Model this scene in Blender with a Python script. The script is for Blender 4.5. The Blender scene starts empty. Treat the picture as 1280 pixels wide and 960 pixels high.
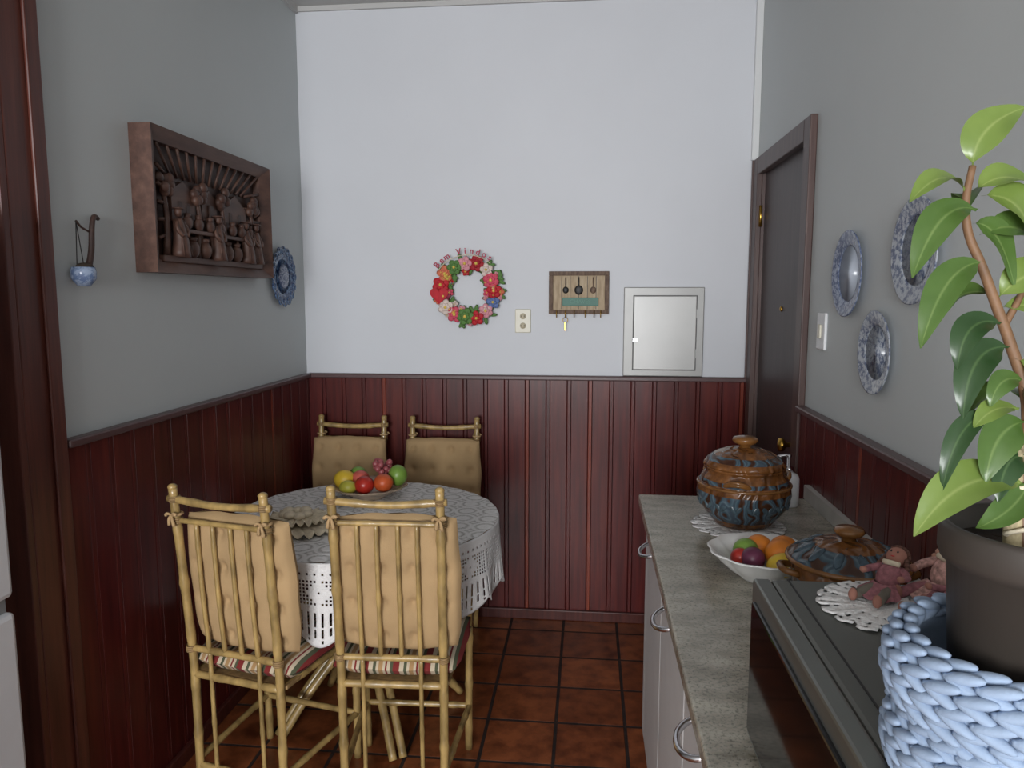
import bpy, math, random
from mathutils import Vector, Matrix
random.seed(7)
pi=math.pi
# ------------------------------------------------------------------ helpers
def lin(c):
    o=[]
    for v in c[:3]:
        v/=255.0
        o.append(v/12.92 if v<=.04045 else ((v+.055)/1.055)**2.4)
    return (o[0],o[1],o[2],1.0)
def nd(nt,t,**k):
    n=nt.nodes.new(t)
    for a,b in k.items(): setattr(n,a,b)
    return n
def new_mat(name):
    m=bpy.data.materials.new(name); m.use_nodes=True
    nt=m.node_tree; b=nt.nodes['Principled BSDF']
    return m,nt,b
def ramp(nt,fac,stops,interp='LINEAR'):
    r=nd(nt,'ShaderNodeValToRGB'); cr=r.color_ramp; cr.interpolation=interp
    while len(cr.elements)<len(stops): cr.elements.new(.5)
    for e,(p_,c) in zip(cr.elements,stops):
        e.position=p_; e.color=c
    nt.links.new(fac,r.inputs[0]); return r.outputs[0]
def coords(nt,scale=(1,1,1),loc=(0,0,0)):
    tc=nd(nt,'ShaderNodeTexCoord'); mp=nd(nt,'ShaderNodeMapping')
    mp.inputs['Scale'].default_value=scale; mp.inputs['Location'].default_value=loc
    nt.links.new(tc.outputs['Object'],mp.inputs[0]); return mp.outputs[0]
def noise(nt,vec,scale,detail=3,rough=.5):
    n=nd(nt,'ShaderNodeTexNoise'); n.inputs['Scale'].default_value=scale
    n.inputs['Detail'].default_value=detail; n.inputs['Roughness'].default_value=rough
    nt.links.new(vec,n.inputs['Vector']); return n.outputs['Fac']
def bump(nt,b,h,strength,dist=.002):
    bp=nd(nt,'ShaderNodeBump'); bp.inputs['Strength'].default_value=strength
    bp.inputs['Distance'].default_value=dist
    nt.links.new(h,bp.inputs['Height']); nt.links.new(bp.outputs[0],b.inputs['Normal'])
def sc(c,k):
    l=lin(c); return (min(1,l[0]*k),min(1,l[1]*k),min(1,l[2]*k),1)
def M(name,col,rough=.5,metal=0,var=.12,vs=12,stretch=(1,1,1),bs=0,bst=.3,bd=.002,coat=0,spec=.5):
    m,nt,b=new_mat(name)
    v=coords(nt,stretch)
    c=ramp(nt,noise(nt,v,vs),[(.3,sc(col,1-var)),(.7,sc(col,1+var))])
    nt.links.new(c,b.inputs['Base Color'])
    b.inputs['Roughness'].default_value=rough; b.inputs['Metallic'].default_value=metal
    b.inputs['Coat Weight'].default_value=coat
    b.inputs['Specular IOR Level'].default_value=spec
    if bs: bump(nt,b,noise(nt,v,bs),bst,bd)
    return m
def empty(name,loc=(0,0,0),rz=0,parent=None):
    e=bpy.data.objects.new(name,None); e.location=loc; e.rotation_euler=(0,0,rz)
    e.empty_display_size=.05
    bpy.context.collection.objects.link(e)
    if parent: e.parent=parent
    return e
def mesh(name,vs,fs,mat=None,parent=None,smooth=True,cols=None,loc=(0,0,0),fm=None):
    me=bpy.data.meshes.new(name); me.from_pydata([tuple(v) for v in vs],[],fs)
    mats=mat if isinstance(mat,(list,tuple)) else ([mat] if mat else [])
    for m in mats: me.materials.append(m)
    if fm:
        for p_,i in zip(me.polygons,fm): p_.material_index=i
    if smooth:
        me.polygons.foreach_set('use_smooth',[True]*len(me.polygons))
    if cols:
        a=me.color_attributes.new('col','FLOAT_COLOR','POINT')
        for i,c in enumerate(cols): a.data[i].color=c
    me.update()
    o=bpy.data.objects.new(name,me); o.location=loc
    bpy.context.collection.objects.link(o)
    if parent: o.parent=parent
    return o
def fixn(o):
    import bmesh
    bm=bmesh.new(); bm.from_mesh(o.data); bmesh.ops.recalc_face_normals(bm,faces=bm.faces)
    bm.to_mesh(o.data); bm.free(); return o
def wbox(name,a,b,mat,parent=None,bev=0):
    return wboxes(name,[(a,b)],mat,parent,bev)
def wboxes(name,lst,mat,parent=None,bev=0):
    vs=[];fs=[]
    for a,b in lst:
        x0,y0,z0=[min(a[i],b[i]) for i in range(3)]; x1,y1,z1=[max(a[i],b[i]) for i in range(3)]
        k=len(vs)
        vs+=[(x,y,z) for x in(x0,x1) for y in(y0,y1) for z in(z0,z1)]
        fs+=[tuple(k+i for i in f_) for f_ in [(0,1,3,2),(4,6,7,5),(0,4,5,1),(2,3,7,6),(0,2,6,4),(1,5,7,3)]]
    o=mesh(name,vs,fs,mat,parent,smooth=False)
    if bev:
        m=o.modifiers.new('b','BEVEL'); m.width=bev; m.segments=2; m.limit_method='ANGLE'
    return o
def lathe(name,prof,mat,parent=None,n=48,loc=(0,0,0),scal=None,smooth=True,rot=None):
    vs=[];fs=[]
    for j,(r,z) in enumerate(prof):
        for i in range(n):
            a=2*pi*i/n; k=scal(a,j) if scal else 1
            vs.append((r*k*math.cos(a),r*k*math.sin(a),z))
    for j in range(len(prof)-1):
        for i in range(n):
            fs.append((j*n+i,j*n+(i+1)%n,(j+1)*n+(i+1)%n,(j+1)*n+i))
    if prof[0][0]>1e-5: fs.append(tuple(range(n-1,-1,-1)))
    if prof[-1][0]>1e-5 : fs.append(tuple((len(prof)-1)*n+i for i in range(n)))
    o=mesh(name,vs,fs,mat,parent,smooth,loc=loc)
    if rot: o.rotation_euler=rot
    fixn(o)
    return o
def ell(vs,fs,c,r,rotm=None,nu=10,nv=7,cols=None,col=None):
    b0=len(vs); c=Vector(c)
    for j in range(nv+1):
        t=pi*j/nv
        for i in range(nu):
            a=2*pi*i/nu
            p_=Vector((r[0]*math.sin(t)*math.cos(a),r[1]*math.sin(t)*math.sin(a),r[2]*math.cos(t)))
            if rotm: p_=rotm@p_
            vs.append(c+p_)
            if cols is not None: cols.append(col)
    for j in range(nv):
        for i in range(nu):
            fs.append((b0+j*nu+i,b0+(j+1)*nu+i,b0+(j+1)*nu+(i+1)%nu,b0+j*nu+(i+1)%nu))
def blob(name,c,r,mat,parent=None,rot=(0,0,0),nu=20,nv=14):
    vs=[];fs=[]; ell(vs,fs,(0,0,0),r,None,nu,nv)
    o=mesh(name,vs,fs,mat,parent,loc=c); o.rotation_euler=rot; return o
def catmull(pts,n):
    pts=[Vector(p_) for p_ in pts]
    if n<=1 or len(pts)<3: return pts
    P=[pts[0]*2-pts[1]]+pts+[pts[-1]*2-pts[-2]]; out=[]
    for i in range(1,len(P)-2):
        for k in range(n):
            t=k/n; a,b,c,d=P[i-1],P[i],P[i+1],P[i+2]
            out.append(.5*((2*b)+(c-a)*t+(2*a-5*b+4*c-d)*t*t+(3*b-a-3*c+d)*t**3))
    out.append(P[-2]); return out
def tubegeo(vs,fs,pts,rad,seg=8,n=1,knob=0):
    pts=catmull(pts,n)
    if knob:
        q=[pts[0]];L=0
        for a,b in zip(pts,pts[1:]):
            k=max(1,int((b-a).length/.018))
            for i in range(1,k+1): q.append(a+(b-a)*i/k)
        pts=q
    N=len(pts); b0=len(vs); L=0
    t0=(pts[1]-pts[0]).normalized()
    up=Vector((0,0,1)) if abs(t0.z)<.9 else Vector((1,0,0))
    s=t0.cross(up).normalized()
    for i,p_ in enumerate(pts):
        t=(pts[min(i+1,N-1)]-pts[max(i-1,0)]).normalized()
        s=(s-t*s.dot(t)).normalized(); u=t.cross(s)
        r=rad if not isinstance(rad,(list,tuple)) else rad[0]+(rad[1]-rad[0])*i/(N-1)
        if i: L+=(p_-pts[i-1]).length
        if knob:
            ph=(L/knob)%1; r*=1+.22*math.exp(-((ph-.5)/.07)**2)
        for k in range(seg):
            a=2*pi*k/seg; vs.append(p_+s*r*math.cos(a)+u*r*math.sin(a))
    for i in range(N-1):
        for k in range(seg):
            fs.append((b0+i*seg+k,b0+(i+1)*seg+k,b0+(i+1)*seg+(k+1)%seg,b0+i*seg+(k+1)%seg))
    fs.append(tuple(b0+k for k in range(seg))); fs.append(tuple(b0+(N-1)*seg+k for k in reversed(range(seg))))
def tube(name,pts,rad,mat,parent=None,seg=8,n=1,knob=0):
    vs=[];fs=[]; tubegeo(vs,fs,pts,rad,seg,n,knob)
    return fixn(mesh(name,vs,fs,mat,parent))
def torus(name,R,r,mat,parent=None,loc=(0,0,0),rot=(0,0,0),n=40,m=10):
    vs=[];fs=[]
    for i in range(n):
        a=2*pi*i/n
        for j in range(m):
            b=2*pi*j/m; vs.append(((R+r*math.cos(b))*math.cos(a),(R+r*math.cos(b))*math.sin(a),r*math.sin(b)))
    for i in range(n):
        for j in range(m):
            fs.append((i*m+j,((i+1)%n)*m+j,((i+1)%n)*m+(j+1)%m,i*m+(j+1)%m))
    o=mesh(name,vs,fs,mat,parent,loc=loc); o.rotation_euler=rot; return fixn(o)

# ------------------------------------------------------------------ dimensions
XL,XR,YB,ZC=-1.35,.733,3.46,2.86
WT=1.165   # wainscot top
YR=-3.8    # rear wall of the kitchen

# ------------------------------------------------------------------ materials
def paint(name,col,rough=.55):
    m,nt,b=new_mat(name); v=coords(nt)
    c=ramp(nt,noise(nt,v,1.3,4),[(.3,sc(col,.96)),(.7,sc(col,1.03))])
    nt.links.new(c,b.inputs['Base Color']); b.inputs['Roughness'].default_value=rough
    bump(nt,b,noise(nt,v,60,4),.12,.002); return m
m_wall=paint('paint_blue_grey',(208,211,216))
m_wall_side_shaded=paint('paint_side_shaded',(190,195,195))  # darker copy of the wall paint; side-wall shade is put into the colour
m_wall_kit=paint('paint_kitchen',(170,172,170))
m_ceil=paint('paint_ceiling',(190,190,188),.8)

def wood(name,dark,mid,light,rough=.3,sx=(14,14,.8),att=False,spec=.5,scale=4):
    m,nt,b=new_mat(name); v=coords(nt,sx)
    n1=noise(nt,v,scale,6,.6)
    c=ramp(nt,n1,[(.25,lin(dark)),(.5,lin(mid)),(.78,lin(light))])
    if att:
        at=nd(nt,'ShaderNodeVertexColor',layer_name='col')
        mx=nd(nt,'ShaderNodeMix',data_type='RGBA',blend_type='MULTIPLY'); mx.inputs[0].default_value=1
        nt.links.new(c,mx.inputs[6]); nt.links.new(at.outputs[0],mx.inputs[7]); c=mx.outputs[2]
    nt.links.new(c,b.inputs['Base Color']); b.inputs['Roughness'].default_value=rough
    b.inputs['Specular IOR Level'].default_value=spec
    bump(nt,b,n1,.15,.001); return m
m_wains=wood('mahogany_varnish',(60,20,20),(82,29,27),(104,42,34),.30,att=True,spec=.32)
m_trimw=wood('mahogany_trim',(56,26,24),(76,36,31),(96,52,43),.4,spec=.35)
m_cap=M('cap_rail_wood',(84,62,62),.35)
m_door=wood('door_wood',(48,37,36),(60,47,46),(74,58,56),.42)
m_casing=wood('door_casing_wood',(58,42,40),(74,54,50),(92,70,64),.4)
m_jamb=wood('jamb_wood',(62,30,24),(84,42,33),(104,57,45),.42)

def tiles():
    m,nt,b=new_mat('terracotta_tile'); v=coords(nt)
    mp=v.node; mp.inputs['Location'].default_value=(.10+5,-2.56+10,0)
    br=nd(nt,'ShaderNodeTexBrick'); br.offset=0; br.squash=1
    br.inputs['Scale'].default_value=1; br.inputs['Brick Width'].default_value=.25
    br.inputs['Row Height'].default_value=.25; br.inputs['Mortar Size'].default_value=.007
    br.inputs['Mortar Smooth'].default_value=.3; br.inputs['Bias'].default_value=0
    br.inputs['Color1'].default_value=lin((122,68,40)); br.inputs['Color2'].default_value=lin((148,86,52))
    br.inputs['Mortar'].default_value=lin((46,33,29))
    nt.links.new(v,br.inputs['Vector'])
    n=noise(nt,coords(nt),14,5,.6)
    c2=ramp(nt,n,[(.32,(.42,.36,.36,1)),(.62,(1.15,1.1,1.05,1))])
    mx=nd(nt,'ShaderNodeMix',data_type='RGBA',blend_type='MULTIPLY'); mx.inputs[0].default_value=1
    nt.links.new(br.outputs['Color'],mx.inputs[6]); nt.links.new(c2,mx.inputs[7])
    nt.links.new(mx.outputs[2],b.inputs['Base Color'])
    rr=ramp(nt,br.outputs['Fac'],[(0,(.28,.28,.28,1)),(1,(.8,.8,.8,1))]); nt.links.new(rr,b.inputs['Roughness'])
    inv=nd(nt,'ShaderNodeMath',operation='SUBTRACT'); inv.inputs[0].default_value=1
    nt.links.new(br.outputs['Fac'],inv.inputs[1]); bump(nt,b,inv.outputs[0],.6,.004); return m
m_tile=tiles()
def granite():
    m,nt,b=new_mat('granite'); v=coords(nt)
    n1=noise(nt,coords(nt,(1,2,1)),9,8,.7); n2=noise(nt,v,160,3,.7)
    c=ramp(nt,n1,[(.3,lin((116,110,96))),(.5,lin((154,149,136))),(.7,lin((180,175,160)))])
    c2=ramp(nt,n2,[(.36,(.35,.36,.33,1)),(.48,(1,1,1,1)),(.7,(1.15,1.1,1.05,1))])
    mx=nd(nt,'ShaderNodeMix',data_type='RGBA',blend_type='MULTIPLY'); mx.inputs[0].default_value=.8
    nt.links.new(c,mx.inputs[6]); nt.links.new(c2,mx.inputs[7]); nt.links.new(mx.outputs[2],b.inputs['Base Color'])
    b.inputs['Roughness'].default_value=.2; return m
m_granite=granite()
m_white=M('white_enamel',(216,218,218),.3,var=.03)
m_cab=M('cabinet_laminate',(210,210,210),.4,var=.03)
m_chrome=M('chrome',(205,205,208),.2,metal=1,var=.05)
m_black=M('black_iron',(28,26,26),.5)
m_plastic=M('ivory_plastic',(220,216,198),.4,var=.02)
m_whitepl=M('white_plastic',(222,224,226),.4,var=.02)
m_brass=M('brass',(190,150,70),.3,metal=1)
m_bamboo=M('bamboo_lacquer',(160,134,84),.38,var=.42,vs=9,stretch=(3,3,1.5),coat=.3)
m_string=M('wicker_binding',(140,114,76),.6,var=.3,vs=60)
m_cush=M('tan_canvas',(174,146,108),.92,var=.1,vs=8,bs=350,bst=.35,spec=.1)
m_cloth=M('crochet_cotton',(226,225,224),.95,var=.05,vs=60,bs=220,bst=.7,bd=.004,spec=.1)
m_cream=M('cream_crochet',(214,202,178),.95,var=.15,vs=60,bs=200,bst=.6,spec=.1)

def stripes():
    m,nt,b=new_mat('striped_seat_fabric'); v=coords(nt)
    sx=nd(nt,'ShaderNodeSeparateXYZ'); nt.links.new(v,sx.inputs[0])
    k=nd(nt,'ShaderNodeMath',operation='MULTIPLY'); k.inputs[1].default_value=11.0
    nt.links.new(sx.outputs[0],k.inputs[0])
    fr=nd(nt,'ShaderNodeMath',operation='FRACT'); nt.links.new(k.outputs[0],fr.inputs[0])
    W=lin((205,190,165));R=lin((128,42,40));G=lin((84,88,66));T=lin((176,140,96))
    c=ramp(nt,fr.outputs[0],[(0,R),(.2,W),(.34,G),(.44,W),(.52,T),(.66,W),(.74,R),(.8,W),(.9,G)],'CONSTANT')
    nt.links.new(c,b.inputs['Base Color']); b.inputs['Roughness'].default_value=.9; return m
m_stripe=stripes()

# ------------------------------------------------------------------ room shell
wbox('floor',(-2.6,YR-.1,-.1),(XR+.15,YB+.15,0),m_tile)
wbox('ceiling',(-2.6,YR-.1,ZC),(XR+.15,YB+.15,ZC+.1),m_ceil)
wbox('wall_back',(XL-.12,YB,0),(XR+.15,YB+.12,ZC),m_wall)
wbox('wall_left',(XL-.12,1.62,0),(XL,YB,ZC),m_wall_side_shaded)
wboxes('wall_right',[((XR,YR-.1,0),(XR+.12,2.64,ZC)),((XR,3.36,0),(XR+.12,YB,ZC)),((XR,2.64,2.08),(XR+.12,3.36,ZC))],m_wall_side_shaded)
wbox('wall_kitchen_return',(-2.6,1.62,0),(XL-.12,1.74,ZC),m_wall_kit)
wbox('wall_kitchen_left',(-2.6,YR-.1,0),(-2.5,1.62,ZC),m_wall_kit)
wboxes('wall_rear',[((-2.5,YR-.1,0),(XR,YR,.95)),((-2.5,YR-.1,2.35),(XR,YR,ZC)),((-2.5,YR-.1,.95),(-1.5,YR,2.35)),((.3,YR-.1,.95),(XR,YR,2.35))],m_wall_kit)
wboxes('window_1',[((-1.5,YR-.07,.95),(-1.46,YR-.03,2.35)),((.26,YR-.07,.95),(.3,YR-.03,2.35)),((-1.46,YR-.07,.95),(.26,YR-.03,.99)),((-1.46,YR-.07,2.31),(.26,YR-.03,2.35)),((-.62,YR-.07,.99),(-.58,YR-.03,2.31))],m_white)

# wainscot boards
def boards(name,along,fixed,inward,s0,s1,w,z0=0,z1=WT,d=.016,hots=()):
    vs=[];fs=[];cols=[]
    s=s0;kk=0
    while s<s1-1e-4:
        e=min(s+w,s1)
        prof=[(s,0),(s,d-.005),(s+.002,d),(e-.021,d),(e-.018,d-.0025),(e-.015,d),(e-.002,d),(e,d-.005),(e,0)]
        g=random.uniform(.82,1.14); tint=(g,g*random.uniform(.95,1.05),g*random.uniform(.93,1.07),1)
        hot=kk in hots
        b0=len(vs)
        for z in (z0,z1):
            for i,(q,dd) in enumerate(prof):
                if along=='X': vs.append((q,fixed+inward*dd,z))
                else: vs.append((fixed+inward*dd,q,z))
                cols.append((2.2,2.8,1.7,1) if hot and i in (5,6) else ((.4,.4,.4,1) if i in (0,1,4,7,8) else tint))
        n=len(prof)
        for i in range(n-1): fs.append((b0+i,b0+i+1,b0+n+i+1,b0+n+i))
        s=e;kk+=1
    return fixn(mesh(name,vs,fs,m_wains,None,smooth=False,cols=cols))
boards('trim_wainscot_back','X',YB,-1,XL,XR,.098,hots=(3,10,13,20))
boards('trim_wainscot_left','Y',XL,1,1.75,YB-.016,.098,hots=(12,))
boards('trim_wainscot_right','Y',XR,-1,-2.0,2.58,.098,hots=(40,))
wbox('trim_1',(XL+.016,YB-.034,WT-.004),(XR-.0,YB,WT+.018),m_cap,bev=.005)
wbox('trim_2',(XL,1.752,WT-.004),(XL+.034,YB-.034,WT+.018),m_cap,bev=.005)
wbox('trim_3',(XR-.034,-2.0,WT-.004),(XR,2.578,WT+.018),m_cap,bev=.005)
wbox('baseboard_back',(XL+.03,YB-.034,0),(XR,YB-.016,.05),m_trimw,bev=.004)
wbox('baseboard_left',(XL+.016,1.75,0),(XL+.034,YB-.034,.05),m_trimw,bev=.004)
wbox('trim_4',(XL,YB-.012,ZC-.022),(XR,YB,ZC),m_ceil)
wbox('trim_5',(XL,1.62,ZC-.03),(XL+.015,YB-.015,ZC),m_ceil)
wbox('trim_6',(XR-.015,YR,ZC-.03),(XR,YB-.015,ZC),m_ceil)
wbox('trim_7',(XR-.03,YB-.022,2.14),(XR,YB,ZC-.03),m_white,bev=.003)
cz=empty('trim_opening_casing')
wbox('casing_face',(XL,1.62,0),(XL+.022,1.75,ZC-.03),m_jamb,cz,bev=.004)
wbox('casing_jamb',(XL-.14,1.598,0),(XL+.022,1.62,ZC-.0),m_jamb,cz,bev=.003)
wbox('casing_bead',(XL+.022,1.70,0),(XL+.032,1.745,ZC-.03),m_jamb,cz,bev=.004)

# door on right wall
dr=empty('door_1')
wbox('leaf',(XR+.012,2.65,.004),(XR+.047,3.35,2.07),m_door,dr)
wbox('casing_near',(XR-.024,2.58,0),(XR,2.655,2.137),m_casing,dr,bev=.004)
wbox('casing_far',(XR-.024,3.345,0),(XR,3.42,2.137),m_casing,dr,bev=.004)
wbox('casing_top',(XR-.024,2.655,2.065),(XR,3.345,2.137),m_casing,dr,bev=.004)
wboxes('jamb_lining',[((XR-.01,2.642,0),(XR+.11,2.652,2.07)),((XR-.01,3.348,0),(XR+.11,3.358,2.07)),((XR-.01,2.642,2.07),(XR+.11,3.358,2.078))],m_casing,dr)
wbox('corner_fillet',(XR-.03,YB-.03,WT+.018),(XR,3.42,2.137),m_casing,dr,bev=.003)
for i,z in enumerate((1.89,.35)):
    tube('hinge_%d'%i,[(XR-.004,3.343,z-.045),(XR-.004,3.343,z+.045)],.007,m_brass,dr)
blob('peephole',(XR+.01,2.99,1.50),(.006,.010,.010),m_brass,dr)
lathe('knob',[(0,0),(.02,0),(.02,.008),(.009,.012),(.009,.035),(.024,.045),(.024,.06),(0,.066)],m_brass,dr,n=20,loc=(XR+.012,2.71,1.02),rot=(0,-pi/2,0))

# ------------------------------------------------------------------ back wall things
ep=empty('electrical_panel',(0,YB,0))
m_panel=M('panel_grey',(160,160,158),.42,metal=.3,var=.06,vs=5)
m_panel2=M('panel_grey_door',(172,172,170),.4,metal=.3,var=.06,vs=4)
wbox('frame',(.16,-.018,WT+.019),(.52,0,1.59),m_panel,ep,bev=.004)
wbox('door_leaf',(.205,-.026,1.215),(.485,-.018,1.55),m_panel2,ep,bev=.003)
wbox('seam_shadow',(.2015,-.020,1.2115),(.4885,-.0175,1.5535),M('dark_gap',(100,100,100),.7),ep)
wbox('latch',(.20,-.032,1.34),(.225,-.026,1.36),m_chrome,ep,bev=.002)
for i,z in enumerate((1.29,1.47)): wbox('panel_hinge_%d'%i,(.484,-.03,z-.02),(.492,-.02,z+.02),m_panel,ep)
ou=empty('wall_outlet',(-.302,YB,1.435))
wbox('plate',(-.037,-.01,-.055),(.037,0,.055),m_plastic,ou,bev=.004)
m_sock=M('socket_tan',(196,186,160),.5)
for i,z in enumerate((.022,-.022)):
    lathe('socket_%d'%i,[(0,0),(.014,0),(.014,.003),(0,.003)],m_sock,ou,n=20,loc=(0,-.009,z),rot=(pi/2,0,0))
    for j in (-1,1):
        wbox('pin_%d_%d'%(i,j),(j*.006-.0015,-.0135,z-.003),(j*.006+.0015,-.0115,z+.003),m_black,ou)
ls=empty('light_switch',(XR,2.42,1.44))
wbox('plate',(-.01,-.04,-.058),(0,.04,.058),m_whitepl,ls,bev=.004)
wbox('rocker',(-.016,-.014,-.022),(-.01,.014,.022),m_plastic,ls,bev=.003)

# key holder
kh=empty('key_holder',(-.045,YB,1.565))
m_kw=wood('weathered_wood',(70,52,44),(104,84,70),(140,118,98),.7,(20,20,6))
m_kp=wood('light_plank',(140,120,96),(176,156,128),(200,184,158),.7,(20,20,3))
wbox('back',(-.13,-.012,-.09),(.13,0,.09),m_kp,kh)
for nme,a,b in [('frame_top',(-.137,-.026,.078),(.137,0,.097)),('frame_bottom',(-.137,-.026,-.097),(.137,0,-.078)),('frame_left',(-.137,-.026,-.078),(-.118,0,.078)),('frame_right',(.118,-.026,-.078),(.137,0,.078))]:
    wbox(nme,a,b,m_kw,kh,bev=.002)
for i in range(1,6):
    x=-.118+i*.0393; wbox('groove_%d'%i,(x-.0012,-.0135,-.075),(x+.0012,-.012,.075),m_black,kh)
m_teal=M('teal_plaque',(62,112,98),.5)
wbox('plaque',(-.075,-.02,-.06),(.09,-.012,-.022),m_teal,kh,bev=.002)
tx=bpy.data.curves.new('plaque_text','FONT'); tx.body='CHAVES'; tx.size=.026; tx.extrude=.0005; tx.align_x='CENTER'; tx.align_y='CENTER'
to=bpy.data.objects.new('plaque_text',tx); to.location=(.007,-.021,-.041); to.rotation_euler=(pi/2,0,0); to.parent=kh
bpy.context.collection.objects.link(to); tx.materials.append(M('pale_teal',(92,142,124),.6))
for i,(x,r,mt) in enumerate([(-.06,.014,m_black),(.0,.02,m_black),(.065,.014,m_kw)]):
    tube('utensil_handle_%d'%i,[(x,-.018,.07),(x,-.018,.015)],.003,mt,kh,seg=6)
    blob('utensil_bowl_%d'%i,(x,-.018,.012),(r,.005,r*1.1),mt,kh,nu=12,nv=8)
for i,x in enumerate((-.1,-.06,-.02,.03,.07,.1)):
    tube('hook_%d'%i,[(x,-.024,-.08),(x,-.045,-.085),(x,-.05,-.1),(x,-.04,-.112),(x,-.033,-.104)],.0022,m_brass,kh,seg=6,n=3)
torus('key_ring',.012,.0015,m_brass,kh,loc=(-.06,-.04,-.124),rot=(pi/2,0,.4),n=20,m=6)
wbox('key',(-.0645,-.042,-.172),(-.0575,-.039,-.134),m_brass,kh,bev=.001)

# wreath
wre=empty('flower_wreath',(-.553,YB,1.574))
torus('ring_base',.12,.022,M('moss',(90,110,60),.9),wre,loc=(0,-.022,0),rot=(pi/2,0,0))
fl=[M('petal_%d'%i,c,.7,var=.15,vs=60) for i,c in enumerate([(186,30,44),(206,78,100),(212,146,156),(160,24,40),(216,200,190),(204,112,80),(84,124,60),(140,40,70),(96,118,168),(214,184,86)])]
fy=M('flower_center',(222,190,90),.7)
def flower(vs,fs,fm,c,R,mi,n=5,tilt=0):
    for ring,(rr,k,yo) in enumerate([(R,n,0),(R*.55,n,-.008)]):
        for i in range(k):
            a=2*pi*i/k+ring*.6+tilt
            f0=len(fs)
            rm=Matrix.Rotation(-a,3,'Y')
            ell(vs,fs,(c[0]+rr*.55*math.cos(a),c[1]+yo,c[2]+rr*.55*math.sin(a)),(rr*.5,.005,rr*.42),rm,8,5)
            fm+= [mi]*(len(fs)-f0)
    f0=len(fs); ell(vs,fs,(c[0],c[1]-.014,c[2]),(R*.2,.006,R*.2),None,8,5); fm+=[10]*(len(fs)-f0)
vs=[];fs=[];fm=[]
k=0
for a in [i*2*pi/15 for i in range(15)]:
    R=random.uniform(.028,.041); rad=random.uniform(.115,.132)
    flower(vs,fs,fm,(rad*math.cos(a),-.045-random.random()*.008,rad*math.sin(a)),R,[0,1,4,3,2,6,5,0,7,4,1,6,0,2,8][k%15],5+(k%2),random.random()*3); k+=1
for i in range(30):
    a=random.random()*2*pi; rad=random.choice((.088,.15,.12)); 
    flower(vs,fs,fm,(rad*math.cos(a),-.05 if rad==.12 else -.038,rad*math.sin(a)),random.uniform(.012,.02),random.choice((0,1,2,4,5,6,8,9,6)),5,a)
for i in range(40):
    a=random.random()*2*pi; rad=random.choice((.09,.157)); f0=len(fs)
    ell(vs,fs,(rad*math.cos(a),-.03,rad*math.sin(a)),(.022,.003,.009),Matrix.Rotation(-a+random.uniform(-.8,.8),3,'Y'),8,5); fm+=[6]*(len(fs)-f0)
mesh('flowers',vs,fs,fl+[fy],wre,fm=fm)
hv=[(0,-.055,0)];hf=[]
for i in range(32):
    t=2*pi*i/32; hv.append((.0027*16*math.sin(t)**3,-.05,.0027*(13*math.cos(t)-5*math.cos(2*t)-2*math.cos(3*t)-math.cos(4*t))))
for i in range(32): hf.append((0,1+i,1+(i+1)%32))
o=mesh('felt_heart',[(x-.132,y-.012,z-.02) for x,y,z in hv],hf,fl[0],wre)
m_txt=M('lettering_rose',(170,60,84),.7)
word='Bem Vindos'
for i,ch in enumerate(word):
    if ch==' ': continue
    a=math.radians(140-i*9.4)
    c=bpy.data.curves.new('letter_%d'%i,'FONT'); c.body=ch; c.size=.038; c.extrude=.0015; c.offset=.0008; c.align_x='CENTER'; c.align_y='CENTER'; c.materials.append(m_txt)
    o=bpy.data.objects.new('letter_%d'%i,c); o.location=(.184*math.cos(a),-.062,.18*math.sin(a)); o.rotation_euler=(pi/2,-(a-pi/2),0); o.parent=wre
    bpy.context.collection.objects.link(o)
tube('letter_wire',[(.166*math.cos(math.radians(146-i*12)),-.058,.162*math.sin(math.radians(146-i*12))) for i in range(9)],.002,m_cream,wre,seg=6,n=3)

# ------------------------------------------------------------------ left wall things
m_carv=wood('carved_wood',(60,40,34),(88,62,52),(116,86,72),.5,(6,1.2,6))
m_carv_d=wood('carved_wood_dark',(44,29,26),(62,43,37),(84,60,50),.55,(6,1.2,6))
rf=empty('carved_wood_relief',(XL,2.54,1.838))  # local: y along wall, z up, x out
Wy,Hz,D0=.412,.217,.07
wbox('backing',(0.0,-Wy+.01,-Hz+.01),(.02,Wy-.01,Hz-.01),m_carv_d,rf)
def framebar(name,pts,parent):
    return fixn(mesh(name,[p_ for p_ in pts],[(0,1,2,3),(4,5,6,7),(0,1,5,4),(1,2,6,5),(2,3,7,6),(3,0,4,7)],m_carv,parent,smooth=False))
fw=.04
o4=[(-Wy,-Hz),(Wy,-Hz),(Wy,Hz),(-Wy,Hz)]; i4=[(-Wy+fw*1.3,-Hz+fw),(Wy-fw*1.3,-Hz+fw),(Wy-fw*1.3,Hz-fw),(-Wy+fw*1.3,Hz-fw)]
for k in range(4):
    a,b=o4[k],o4[(k+1)%4]; c,d=i4[(k+1)%4],i4[k]
    framebar('frame_%d'%k,[(0,a[0],a[1]),(0,b[0],b[1]),(0,c[0],c[1]),(0,d[0],d[1]),(D0,a[0],a[1]),(D0,b[0],b[1]),(.045,c[0],c[1]),(.045,d[0],d[1])],rf)
for i in range(13):
    t=-1+i/6
    tube('slat_%d'%i,[(.044,t*.345,Hz-.042),(.024,t*.24,.09)],.005,m_carv,rf,seg=6)
for s in (-1,1):
    for j in range(5):
        z0=.13-j*.065
        tube('side_panel_%d_%d'%(s,j),[(.044,s*.35,z0+.01*j-.02),(.024,s*.27,z0*.7)],.006,m_carv,rf,seg=6)
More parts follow.
